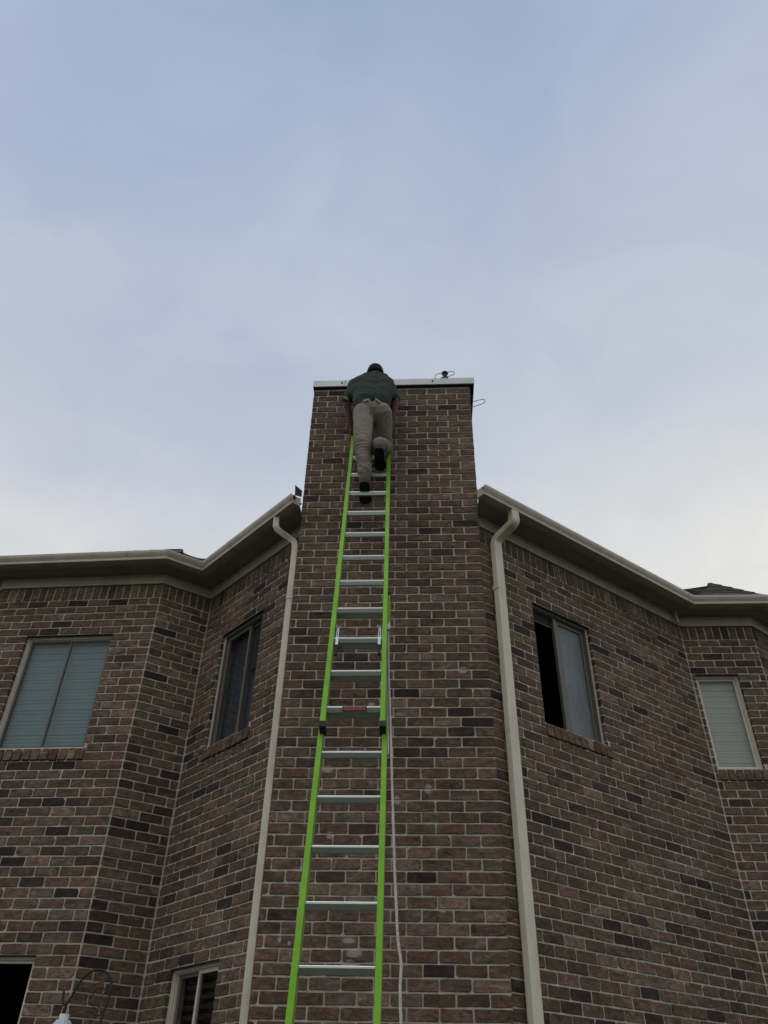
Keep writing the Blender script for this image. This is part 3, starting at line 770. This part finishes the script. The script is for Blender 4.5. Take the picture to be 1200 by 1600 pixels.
# rung locks hooked over the third fly rung
for s, xo in ((-1, .022), (1, -.020)):
    def q(a, o, x=0): return flyp(s, a, o, xo+x)
    a0 = 2*RS
    g = G()
    for dx in (-.006, .006):
        g.tube([q(a0-.03, -.024, dx), q(a0+.03, -.026, dx), q(a0+.10, -.018, dx*.6), q(a0+.125, .004, dx*.6)], .0045, 6)
    g.box(-.009, .009, -.003, .003, -.075, .004, fr=lambda v: q(a0+v.z, -.028+v.y, v.x))
    lk = P_child(g.build('rung_lock', STEEL))
    g = G().tube([q(a0-.072, -.026), q(a0-.16, -.020)], .0105, 8); P_child(g.build('lock_tongue', RUB))
    g = G().tube(smooth_path([q(a0+.10, -.02, -.012), q(a0+.125, -.024, -.016), q(a0+.135, -.01, -.006), q(a0+.115, -.022, .010), q(a0+.14, .0, .02)], 2), .003, 6)
    g.tube([q(a0+.115, -.01, -.016), q(a0+.115, -.01, .016)], .0045, 8); P_child(g.build('lock_spring', STEEL, smooth=True))
# sticker on the lowest fly rung
c = flyp(0, 0, 0)
def stk(v): return c+v
P_child(G().box(-.068, .080, -.0248, -.0232, -.020, .0105, fr=stk).build('sticker_backing', RUB))
P_child(G().box(-.060, .072, -.0262, -.0249, -.0165, .0065, fr=stk).build('warning_sticker', STICK))
# pulley bracket
c = flyp(1, 2*RS+.13, 0, .03)
P_child(G().tube([c+Vector((.0, -.012, 0)), c+Vector((.0, .012, 0))], .024, 14).build('pulley', STEEL))

# ------------------------------------------------------------------ rope
def twisted(name, ctrl, r, pitch, mat, parent=None):
    c = smooth_path(ctrl, 3); ln = [0]
    for a, b in zip(c, c[1:]): ln.append(ln[-1]+(b-a).length)
    n = int(ln[-1]/pitch*7); pts = []
    k = 0
    for i in range(n+1):
        d = ln[-1]*i/n
        while k < len(ln)-2 and ln[k+1] < d: k += 1
        t = (d-ln[k])/max(1e-9, ln[k+1]-ln[k]); pts.append((c[k].lerp(c[k+1], min(1, t)), d))
    g = G()
    for s in range(3):
        q = []
        for p, d in pts:
            a = 2*math.pi*(d/pitch+s/3); q.append(p+Vector((math.cos(a), math.sin(a), 0))*r*.62)
        g.tube(q, r*.50, 6)
    return g.build(name, mat, parent, smooth=True)
ROPEPTS = [[(-0.2441, 4.805, 2.7964), (-0.2392, 4.7519, 2.628), (-0.225, 4.6638, 2.3486), (-0.2101, 4.5834, 2.0934), (-0.1983, 4.5096, 1.8595), (-0.1865, 4.4288, 1.6032), (-0.1706, 4.3324, 1.2972), (-0.1589, 4.2569, 1.0579), (-0.1478, 4.2074, 0.9011), (-0.141, 4.1702, 0.7831), (-0.1341, 4.1524, 0.7265), (-0.1229, 4.135, 0.6714), (-0.1208, 4.1223, 0.6309), (-0.1256, 4.1015, 0.5651), (-0.123, 4.0775, 0.4889), (-0.1178, 4.0543, 0.4155), (-0.0978, 3.9342999999999995, -0.3), (-0.0878, 3.8542999999999994, -1.0), (-0.057800000000000004, 3.8542999999999994, -1.63)], [(-0.2508, 4.8115, 2.785), (-0.2471, 4.7278, 2.5196), (-0.2368, 4.6426, 2.2496), (-0.2283, 4.5951, 2.0988), (-0.2184, 4.55, 1.9557), (-0.2114, 4.4932, 1.7758)]]
rp_ = twisted('rope', [V(*p) for p in ROPEPTS[0]], .0068, .044, ROPE)
rp_['label'] = 'twisted white hoist rope hanging beside the right ladder rail'; rp_['category'] = 'rope'
g = G().tube(smooth_path([V(*p) for p in ROPEPTS[1]], 2), .0045, 6)
rq = g.build('hoist_line', ROPE, rp_, smooth=True)
kc_ = V(*ROPEPTS[0][0])
G().tube(smooth_path([kc_+Vector(p) for p in ((-.012, 0, .04), (-.004, 0, .062), (.01, 0, .05), (.012, -.004, .02), (0, -.008, -.03), (-.008, -.006, .0), (-.012, 0, .03))], 2), .006, 6).build('rope_knot', ROPE, rp_, smooth=True)

# ------------------------------------------------------------------ garden hook and feeder
HY = 5.0
hk = thing('shepherd_hook', 'thin black garden hook with a scrolled leaf ornament in front of the left bay', 'garden hook', (-1.775, HY, 0))
def child(o, par): o.parent = par; o.matrix_parent_inverse = Matrix.Translation(par.location).inverted(); return o
pole = smooth_path([V(-1.785, HY, GZ-.02), V(-1.780, HY, -.6), V(-1.772, HY, .49), V(-1.742, HY, .60), V(-1.744, HY, .70), V(-1.80, HY, .745), V(-1.875, HY, .745), V(-1.93, HY, .68), V(-1.955, HY, .61), V(-1.972, HY, .57), V(-1.995, HY, .585), V(-2.002, HY, .64)], 3)
child(G().tube(pole, .0068, 8).build('pole', DARK, smooth=True), hk)
for k, pts in enumerate(([(-1.885, .60), (-1.86, .625), (-1.845, .60), (-1.83, .645), (-1.80, .66), (-1.765, .65), (-1.79, .61), (-1.80, .575), (-1.775, .56), (-1.77, .53), (-1.80, .525), (-1.795, .55)],
                         [(-1.87, .575), (-1.84, .595), (-1.825, .57), (-1.80, .56), (-1.795, .535), (-1.81, .52)], [(-1.845, .66), (-1.82, .685), (-1.79, .68), (-1.78, .70), (-1.76, .69)])):
    child(G().tube(smooth_path([V(x, HY, z_) for x, z_ in pts], 2), .0028, 5).build('scroll', DARK, smooth=True), hk)
g = G()
for s in (-1, 1): g.tube([V(-1.772, HY, GZ+.02), V(-1.772+s*.07, HY, GZ+.02), V(-1.772+s*.075, HY, GZ-.05)], .006, 6)
child(g.build('ground_prongs', DARK), hk)
fd = thing('bird_feeder', 'pale blue ribbed hanging bird feeder on the black garden hook', 'bird feeder', (-1.985, HY, .25+EYE))
FEED = basic('feeder_plastic', (.36, .42, .47), .35, var=.25, scale=30, stretch=(6, 6, .4))
FEEDW = basic('feeder_cap', (.62, .60, .54), .5)
n = 28; rings = []
for (r, z_) in ((.0, .12), (.040, .12), (.058, .16), (.062, .30), (.061, .44), (.056, .475), (.034, .505), (.022, .508), (.0, .509)):
    rings.append([V(-1.968+math.cos(2*math.pi*k/n)*max(r, .0005)*(1+(.06 if k % 2 else 0)), HY+math.sin(2*math.pi*k/n)*max(r, .0005)*(1+(.06 if k % 2 else 0)), z_) for k in range(n)])
child(G().sweep(None, rings).build('seed_tube', FEED), fd)
child(G().tube([V(-1.968, HY, .500), V(-1.968, HY, .532)], .026, 16).build('feeder_lid', FEEDW), fd)
child(G().tube([V(-1.968, HY, .10), V(-1.968, HY, .125)], .085, 20).build('tray', FEEDW), fd)
child(G().tube(smooth_path([V(-1.991, HY, .52), V(-1.988, HY, .56), V(-1.972, HY, .583), V(-1.955, HY, .56), V(-1.948, HY, .52)], 2), .0022, 5).build('hanger', STEEL, smooth=True), fd)

# ------------------------------------------------------------------ person
per = thing('person', 'person in green T-shirt, khaki trousers and black cap bent over the ladder top', 'person', tuple(V(-.44, 5.25, 4.43)))
def ell(g, c, r, rot=None, n=14):
    bm = bmesh.new(); bmesh.ops.create_uvsphere(bm, u_segments=n, v_segments=n, radius=1)
    vs = []
    for v in bm.verts:
        p = Vector((v.co.x*r[0], v.co.y*r[1], v.co.z*r[2]))
        if rot: p = rot @ p
        vs.append(p+V(*c))
    bm.verts.index_update(); g.add(vs, [tuple(v.index for v in f.verts) for f in bm.faces]); bm.free()
def cap_(g, a, b, ra, rb, n=14, fx=1., end=True):
    """tapered capsule; fx flattens it front to back"""
    A, B = V(*a), V(*b); k = 8; pts, rad = [], []
    d = (B-A).normalized()
    if end: pts += [A-d*ra*.9, A-d*ra*.6]; rad += [ra*.35, ra*.75]
    for i in range(k+1): pts.append(A.lerp(B, i/k)); rad.append(ra+(rb-ra)*i/k)
    if end: pts += [B+d*rb*.6, B+d*rb*.9]; rad += [rb*.75, rb*.35]
    g.tube(pts, ra, n, radii=rad)
def organic(g, name, mat, parent, vox, it=4, fold=None, seed=0):
    o = g.build(name, mat)
    md = o.modifiers.new('r', 'REMESH'); md.mode = 'VOXEL'; md.voxel_size = vox; md.use_smooth_shade = True
    sm = o.modifiers.new('s', 'SMOOTH'); sm.iterations = it; sm.factor = .5
    dg = bpy.context.evaluated_depsgraph_get(); me = bpy.data.meshes.new_from_object(o.evaluated_get(dg))
    bpy.data.objects.remove(o); me.name = name
    if fold:
        me.update()
        from mathutils import noise as nz
        off = [fold(v.co) for v in me.vertices]
        nrm = [v.normal.copy() for v in me.vertices]
        for v, d, n_ in zip(me.vertices, off, nrm): v.co += n_*d
    me.materials.clear(); me.materials.append(mat)
    me.polygons.foreach_set('use_smooth', [True]*len(me.polygons))
    ob = bpy.data.objects.new(name, me); COL.objects.link(ob); return child(ob, parent)
from mathutils import noise as nz
SKIN = basic('skin', (.13, .07, .052), .55, var=.08)
SHIRT = basic('green_shirt', (.008, .022, .015), .9, var=.15, bscale=300, bstr=.2)
PANT = basic('khaki_cloth', (.195, .176, .145), .92, var=.12, scale=9, bscale=350, bstr=.25)
BOOT = basic('boot_leather', (.075, .052, .038), .65, var=.25)
SOLE = basic('boot_sole', (.010, .011, .016), .75)
CAPF = basic('cap_cloth', (.006, .008, .009), .9, spec=.2)
wst, chs = (-.448, 5.225, 5.50), (-.472, 5.37, 5.84)
shL, shR = (-.635, 5.43, 5.925), (-.325, 5.43, 5.935)
elL, elR = (-.718, 5.372, 5.655), (-.238, 5.372, 5.665)
haL, haR = (-.668, 5.515, 5.435), (-.285, 5.515, 5.435)
hpL, hpR = (-.525, 5.235, 5.34), (-.365, 5.235, 5.34)
knL, anL = (-.520, 5.175, 4.905), (-.487, 5.215, 4.545)
knR, anR = (-.340, 5.475, 5.105), (-.362, 5.115, 4.825)
hd, nk = (-.462, 5.605, 6.275), (-.465, 5.50, 6.10)
# body: one continuous skin surface
g = G()
cap_(g, wst, chs, .095, .105); cap_(g, hpL, hpR, .085, .085); cap_(g, (-.445, 5.24, 5.36), wst, .095, .095)
cap_(g, (-.62, 5.43, 5.93), (-.34, 5.43, 5.94), .045, .045); cap_(g, chs, (-.47, 5.44, 5.98), .105, .075)
cap_(g, (-.468, 5.46, 6.02), nk, .062, .056); cap_(g, nk, (hd[0], hd[1]-.03, hd[2]-.05), .056, .060)
ell(g, hd, (.074, .096, .108), Matrix.Rotation(R(-28), 3, 'X'))
ell(g, (hd[0], hd[1]+.085, hd[2]-.045), (.014, .02, .022))
for s in (-1, 1): ell(g, (hd[0]+s*.076, hd[1]-.005, hd[2]-.02), (.010, .02, .030))
for a, b, c_ in ((shL, elL, haL), (shR, elR, haR)): cap_(g, a, b, .040, .040); cap_(g, b, c_, .042, .028)
for a, b, c_ in ((hpL, knL, anL), (hpR, knR, anR)): cap_(g, a, b, .082, .056); cap_(g, b, c_, .054, .036)
for h, s in ((haL, -1), (haR, 1)):     # hands closed round the rails
    ell(g, (h[0], h[1]+.028, h[2]-.022), (.019, .042, .046), Matrix.Rotation(R(25), 3, 'X'))
    for k in range(4):
        z_ = h[2]+.014-k*.0205; l = (.030, .034, .032, .025)[k]; y_ = h[1]+.058-k*.004
        p = [(h[0], y_-.02, z_), (h[0]-s*.004, y_+l*.6, z_-.004), (h[0]-s*.018, y_+l, z_-.007), (h[0]-s*.034, y_+l*.75, z_-.009), (h[0]-s*.040, y_+l*.3, z_-.010)]
        g.tube([V(*q) for q in p], .0085, 8, radii=[.0095, .0092, .0088, .0082, .007])
    p = [(h[0], h[1]+.012, h[2]-.012), (h[0]-s*.020, h[1]+.006, h[2]+.006), (h[0]-s*.036, h[1]+.014, h[2]+.018), (h[0]-s*.044, h[1]+.028, h[2]+.024)]
    g.tube([V(*q) for q in p], .010, 8, radii=[.012, .0105, .0095, .008])
organic(g, 'body', SKIN, per, .0062, 3)
# T-shirt
g = G()
for (x_, r_s, r_e) in ((-.050, .120, .128), (.0, .128, .135), (.050, .120, .128)):
    cap_(g, (wst[0]+x_, wst[1]+.005, wst[2]-.055), (chs[0]+x_*1.7, chs[1], chs[2]), r_s, r_e)
cap_(g, (-.58, 5.43, 5.93), (-.375, 5.43, 5.94), .105, .105); cap_(g, (-.47, 5.46, 5.99), (-.467, 5.495, 6.065), .088, .070)
cap_(g, (-.630, 5.43, 5.930), (-.712, 5.38, 5.66), .082, .054); cap_(g, (-.330, 5.43, 5.940), (-.246, 5.38, 5.67), .082, .054)
cap_(g, (-.53, 5.42, 5.93), (-.40, 5.42, 5.94), .125, .125)
def shirt_fold(p):
    z_ = p.z-EYE; q = Vector((p.x*2.2, p.y*2, (z_-abs(p.x+.45)*.55)*11))
    a = nz.noise(q)*.011; b = (.5-abs(nz.noise(Vector((p.x*5+5, p.y*4, (z_+p.x*.7)*13)))))*.012*max(0, min(1, (5.95-z_)/.2))
    return a*(1 if z_ < 5.97 else .4)+b
organic(g, 'shirt', SHIRT, per, .0075, 4, shirt_fold)
# trousers
g = G()
cap_(g, (-.500, 5.235, 5.37), (-.395, 5.235, 5.37), .114, .114); cap_(g, (-.47, 5.232, 5.41), (-.42, 5.232, 5.41), .116, .116)
cap_(g, (hpL[0], hpL[1]-.01, hpL[2]), knL, .102, .076); cap_(g, (hpR[0], hpR[1]-.01, hpR[2]), knR, .102, .078)
cap_(g, knL, (anL[0]-.003, anL[1]-.008, anL[2]+.045), .079, .061)
cap_(g, knR, (anR[0], anR[1]+.035, anR[2]+.035), .080, .062)
def pant_fold(p):
    z_ = p.z-EYE; low = max(0, min(1, (5.15-z_)/.5))
    a = nz.noise(Vector((p.x*5+3, p.y*4, (z_+p.x*.5)*(9+16*low))))*(.006+.005*low)
    b = nz.noise(Vector((p.x*9, p.y*9+4, (z_+p.x)*24)))*.0028
    cr = -.012*math.exp(-((p.x+.445)/.016)**2) if z_ < 5.47 and z_ > 5.22 else 0
    w1 = nz.noise(Vector((p.x*6, p.y*5, (z_-p.x*.9)*30+7))); w1 = (1-abs(w1)*2.2)
    k = max(0, 1-abs(z_-4.93)/.16)+max(0, 1-abs(z_-5.27)/.07)*.8+max(0, 1-abs(z_-4.62)/.10)
    return a+b+cr+min(1, k)*max(-.5, w1)*.0045
organic(g, 'trousers', PANT, per, .0072, 3, pant_fold)
# belt line, pocket flaps
for (x0, x1, z0, z1, dz) in ((-.548, -.478, 5.415, 5.40, .0), (-.415, -.345, 5.41, 5.39, -.010)):
    g = G(); r = []
    for k in range(6):
        t = k/5; x_ = x0+(x1-x0)*t; bow = .0+.018*math.sin(t*math.pi); y_ = 5.108+.06*((x_+.447)/.12)**2
        zc = z0+(z1-z0)*t
        r.append([V(x_, y_-.004, zc+dz*t), V(x_, y_-.012, zc-.030-bow*.5+dz*t), V(x_, y_-.006, zc-.032-bow*.5+dz*t), V(x_, y_+.012, zc+dz*t)])
    child(G().sweep(None, r).build('pocket_flap', PANT), per)
# boots: sole, upper, shaft
def boot(heel, toe, ank, name='boot'):
    h, t_ = Vector(heel), Vector(toe); d = (t_-h); Ln = d.length; d.normalize(); s = d.cross(Vector((0, 0, 1))).normalized(); u = s.cross(d)
    prof = [(0, .028), (.03, .043), (.09, .046), (.14, .043), (.20, .056), (.25, .055), (.285, .042), (.30, .018)]
    rings = []
    for z_, k in ((-.0, .96), (.010, 1.0), (.028, 1.0), (.030, .97)):
        rg_ = []
        for a, w_ in prof: rg_.append(V(*(h+d*(a/.30*Ln)+s*w_*k+u*z_)))
        for a, w_ in prof[::-1]: rg_.append(V(*(h+d*(a/.30*Ln)-s*w_*k+u*z_)))
        rings.append(rg_)
    g = G().sweep(None, rings)
    g2 = G()
    for a in (.02, .05, .08, .16, .19, .22, .25):   # tread bars and heel block
        g2.box(-.030, .030, a, a+.014, -.006, .001, fr=lambda v: V(*(h+d*v.y+s*v.x+u*v.z)))
    g.add(g2.v, g2.f)
    so_ = child(g.build('boot_sole', SOLE), per)
    g = G()
    f3 = lambda a, w_, z_: tuple(h+d*a+s*w_+u*z_)
    cap_(g, f3(.05, 0, .062), f3(.14, 0, .058), .048, .046); cap_(g, f3(.14, 0, .054), f3(.245, 0, .046), .051, .042)
    cap_(g, f3(.19, .012, .048), f3(.22, -.012, .048), .036, .036)
    cap_(g, f3(.055, 0, .07), ank, .052, .052); cap_(g, f3(.10, 0, .07), ank, .042, .044)
    for v in g.v:
        q = (v-V(*h)).dot(u)
        if q < .026: v += u*(.026-q)
    organic(g, name, BOOT, per, .0062, 2)
boot((-.487, 5.165, 4.438), (-.492, 5.46, 4.434), (anL[0], anL[1]+.0, anL[2]+.035))
boot((-.362, 5.055, 4.727), (-.364, 5.35, 4.724), (anR[0], anR[1]+.02, anR[2]+.02))
# cap with brim turned towards the stack
g = G(); rot = Matrix.Rotation(R(4), 3, 'X')
c0 = V(hd[0], hd[1]-.004, hd[2]-.012)
rings = []; n = 22
for (r, z_) in ((.112, -.020), (.108, .00), (.104, .02), (.098, .050), (.085, .082), (.058, .104), (.02, .112), (.002, .113)):
    rings.append([c0+rot @ Vector((math.cos(2*math.pi*k/n)*r*.86, math.sin(2*math.pi*k/n)*r*1.02, z_+.012)) for k in range(n)])
g.sweep(None, rings)
br = []
for z_ in (.004, .010):
    q = [c0+rot @ Vector((math.sin(a)*.078, .07+math.cos(a)*.10 if abs(a) < 1.4 else .07, z_+.006-.012*abs(math.sin(a)))) for a in [(-1.5+3.0*k/12) for k in range(13)]]
    br.append(q)
g.sweep(None, br)
child(g.build('cap', CAPF, smooth=True), per)
g = G(); g.add([c0+rot @ Vector((math.cos(a)*.0868, -math.sqrt(max(0, 1-math.cos(a)**2))*.103, z_)) for z_ in (.002, .012) for a in [R(40+100*k/10) for k in range(11)]], [(k, k+1, k+12, k+11) for k in range(10)])
child(g.build('cap_strap', basic('cap_strap_cloth', (.10, .13, .11), .8)), per)

# ------------------------------------------------------------------ ground
g = G(); n = 48
for i in range(n):
    a0, a1 = 2*math.pi*i/n, 2*math.pi*(i+1)/n
    rr = [0, 6, 14, 40, 120, 400, 1500]
    for r0, r1 in zip(rr, rr[1:]):
        if r0 == 0: g.add([(0, 0, 0), (r1*math.cos(a0), r1*math.sin(a0), 0), (r1*math.cos(a1), r1*math.sin(a1), 0)], [(0, 1, 2)])
        else: g.add([(r0*math.cos(a0), r0*math.sin(a0), 0), (r1*math.cos(a0), r1*math.sin(a0), 0), (r1*math.cos(a1), r1*math.sin(a1), 0), (r0*math.cos(a1), r0*math.sin(a1), 0)], [(0, 1, 2, 3)])
GR = basic('lawn', (.042, .046, .022), .95, var=.35, scale=1.2, bscale=40, bstr=.6)
o = g.build('ground', GR); o['kind'] = 'structure'
